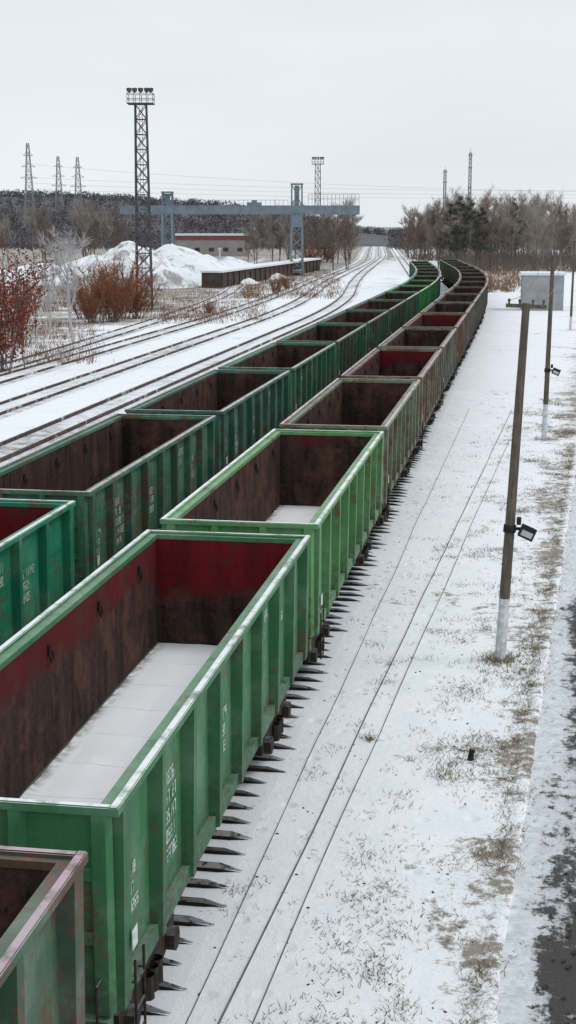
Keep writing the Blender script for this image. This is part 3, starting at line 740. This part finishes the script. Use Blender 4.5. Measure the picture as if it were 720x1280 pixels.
for px,topy,wq in ((210,239,1.05),(371,229,1.15)):
    x=X(px); zc=ZH(topy,D); m=MB()
    for dx in (-wq,wq):
        for dy in (-3.2,3.2):
            m.hexa([(x+dx-.18,dy-.22,.9),(x+dx+.18,dy-.22,.9),(x+dx+.18,dy+.22,.9),(x+dx-.18,dy+.22,.9)],[(x+dx*.85-.2,dy*.55-.22,zb),(x+dx*.85+.2,dy*.55-.22,zb),(x+dx*.85+.2,dy*.55+.22,zb),(x+dx*.85-.2,dy*.55+.22,zb)])
    for dy in (-3.2,3.2):
        for k in range(5):
            z0_=.9+k*(zb-.9)/5; z1_=.9+(k+1)*(zb-.9)/5
            m.tube((x-wq,dy*(1-.09*k),z0_),(x+wq,dy*(1-.09*(k+1)),z1_),.08,n=4); m.tube((x+wq,dy*(1-.09*k),z0_),(x-wq,dy*(1-.09*(k+1)),z1_),.08,n=4)
    m.box(x-wq-.3,x+wq+.3,-3.8,3.8,.4,.95)
    for dx in (-wq*.85,wq*.85):
        for dy in (-1.0,1.0): m.tube((x+dx,dy,zt-.4),(x+dx,dy,zc-.2),.2,n=4)
    for dy in (-1.0,1.0):
        m.tube((x-wq*.85,dy,zt),(x+wq*.85,dy,zc-.3),.1,n=4); m.tube((x+wq*.85,dy,zt),(x-wq*.85,dy,zc-.3),.1,n=4)
    m.box(x-wq*.4,x+wq*.4,-.9,.9,zt-.3,zc-.5); m.box(x-wq*1.05,x+wq*1.05,-1.4,1.4,zc-.35,zc-.1)
    lg=m.build('leg',CRANE,root)
    for dy in (-3,-1.6,1.6,3):
        q=MB(); q.lathe([(-.1,0),(-.1,.38),(.1,.38),(.1,0)],'x',12,0,(x,dy,.38)); q.build('wheel',STEEL,lg)
m=MB(); x=X(371); m.box(x-1.0,x+1.0,-2.4,-1.68,zb-2.4,zb-.1); m.box(x-.7,x+.7,-2.43,-2.39,zb-1.8,zb-.8); m.build('operator_cab',CRANE,root)
m=MB(); x=X(318); m.box(x-1.4,x+1.4,-1.3,1.1,zt-.2,zt+.6); m.box(x-.5,x+.5,-.6,.6,zt+.55,zt+1.0); tr=m.build('trolley',CRANE,root)
m=MB(); m.tube((x,0,zt-.2),(x,0,zb-2.4),.06,n=4); m.box(x-.25,x+.25,-.2,.2,zb-3.0,zb-2.4); m.build('hook_rope',CRANE,tr)

# ------------------------------------------------------------ buildings and platform
D=450; x,y=WD(265,D); root=empty('low_building',(x,y,0),PSI); hw=45*D/F; tp=ZH(292,D); tag(root,'long low dull red building with a pale roof behind the crane','building')
m=MB(); m.box(-hw,hw,-5,5,-.1,tp-1.9); m.build('wall',GREYW,root)
m=MB(); m.box(-hw-.2,hw+.2,-5.2,5.2,tp-1.9,tp-.6); m.build('fascia',REDW,root)
m=MB(); m.box(-hw-.4,hw+.4,-5.4,5.4,tp-.6,tp); m.build('roof',SNOWM,root)
for i in range(5):
    q=-hw+2.4+i*(2*hw-4.8)/4; m=MB(); m.box(q-.8,q+.8,-5.04,-4.98,1.4,2.6); m.build('window',DARKW,root)
A=G(276,360); B=G(400,338); L_=math.hypot(B[0]-A[0],B[1]-A[1]); root=empty('loading_platform',(A[0],A[1],0),math.atan2(B[1]-A[1],B[0]-A[0])); tag(root,'long dark loading platform with snow on top below the crane','platform')
m=MB(); m.box(0,L_,0,3,-.1,2.3); m.build('wall',DARKW,root)
m=MB(); m.box(-.2,L_+.2,-.25,3.2,2.3,2.6); m.build('snow_cap',SNOWM,root)
for i in range(int(L_/4)):
    m=MB(); m.box(i*4+.4,i*4+.75,-.2,.01,-.1,2.28); m.build('post',DARKW,root)
x,y=G(275,350); m=MB(); m.tube((x,y,0),(x,y,5.2),.16,.12,6,caps=True); m.box(x-.25,x+.25,y-.2,y+.2,5.2,5.5); tag(m.build('marker_post',LIME),'slim white post at the left end of the dark platform','post')
A=G(652,388); root=empty('metal_shed',(A[0]+2.2,A[1]+2,0),PSI-.12); tag(root,'pale grey metal shed behind the poles on the right','shed')
m=MB(); m.box(-2.3,2.3,-2,2,-.1,3.9)
for i in range(15): q=-2.2+i*.31; m.box(q-.02,q+.02,-2.03,-1.99,.1,3.85)
m.build('wall',SHEDW,root)
m=MB(); m.box(-2.5,2.5,-2.2,2.2,3.9,4.05); m.box(-2.48,2.48,-2.18,2.18,4.05,4.2); m.build('roof',SNOWM,root)
m=MB(); m.box(-.5,.5,-2.06,-2.0,0,2.1); m.build('door',GREYW,root)

# ------------------------------------------------------------ hills with wood
hz=[(-400,30),(-100,28),(0,27),(80,26),(150,24.5),(280,20),(380,13),(430,6),(480,3),(520,4),(640,6),(800,8),(1200,10)]
def hh(px):
    for (a,u),(b,v) in zip(hz,hz[1:]):
        if a<=px<=b: return u+(v-u)*(px-a)/(b-a)
    return 8
m=MB(); Ds=[640,760,880,1000,1400]; ks=[0,.45,1,1.05,.4]
cols=[-400+20*i for i in range(81)]
def HP(px,k): q=WD(px,Ds[k]); return (q[0],q[1],hh(px)*ks[k]*(1+.06*mnoise.noise((px*.02,k,0)))-.1)
for a,b in zip(cols,cols[1:]):
    for k in range(4): m.face([HP(a,k),HP(b,k),HP(b,k+1),HP(a,k+1)])
tag(m.build('hills',mottled('hill_snow_scrub',(.16,.155,.17),(.10,.098,.105),.02,1.)),'low wooded hills along the horizon','hill',kind='structure')
m=MB(); random.seed(9)
for i in range(7000):
    px=random.uniform(-250,1000); D=random.uniform(560,1000)
    if 432<px<490 and D<900: continue
    k=0 if D<640 else ((D-640)/120*.45 if D<760 else (.45+(D-760)/120*.55 if D<880 else 1))
    q=WD(px,D); z=hh(px)*k-.8; h=random.uniform(4.5,6.8)*(1+.25*mnoise.noise((px*.05,D*.01,0))); p=Vector((q[0],q[1],z))
    for _ in range(17):
        t=random.uniform(.1,.8); m.twig(p+Vector((random.gauss(0,1.1),random.gauss(0,1),h*t)),(random.gauss(0,.7),random.gauss(0,.7),random.uniform(.2,1)),h*.3*(1.1-t*.6),.7)
tag(m.build('distant_wood',FOREST),'distant hazy bare wood along the horizon','wood',kind='stuff')
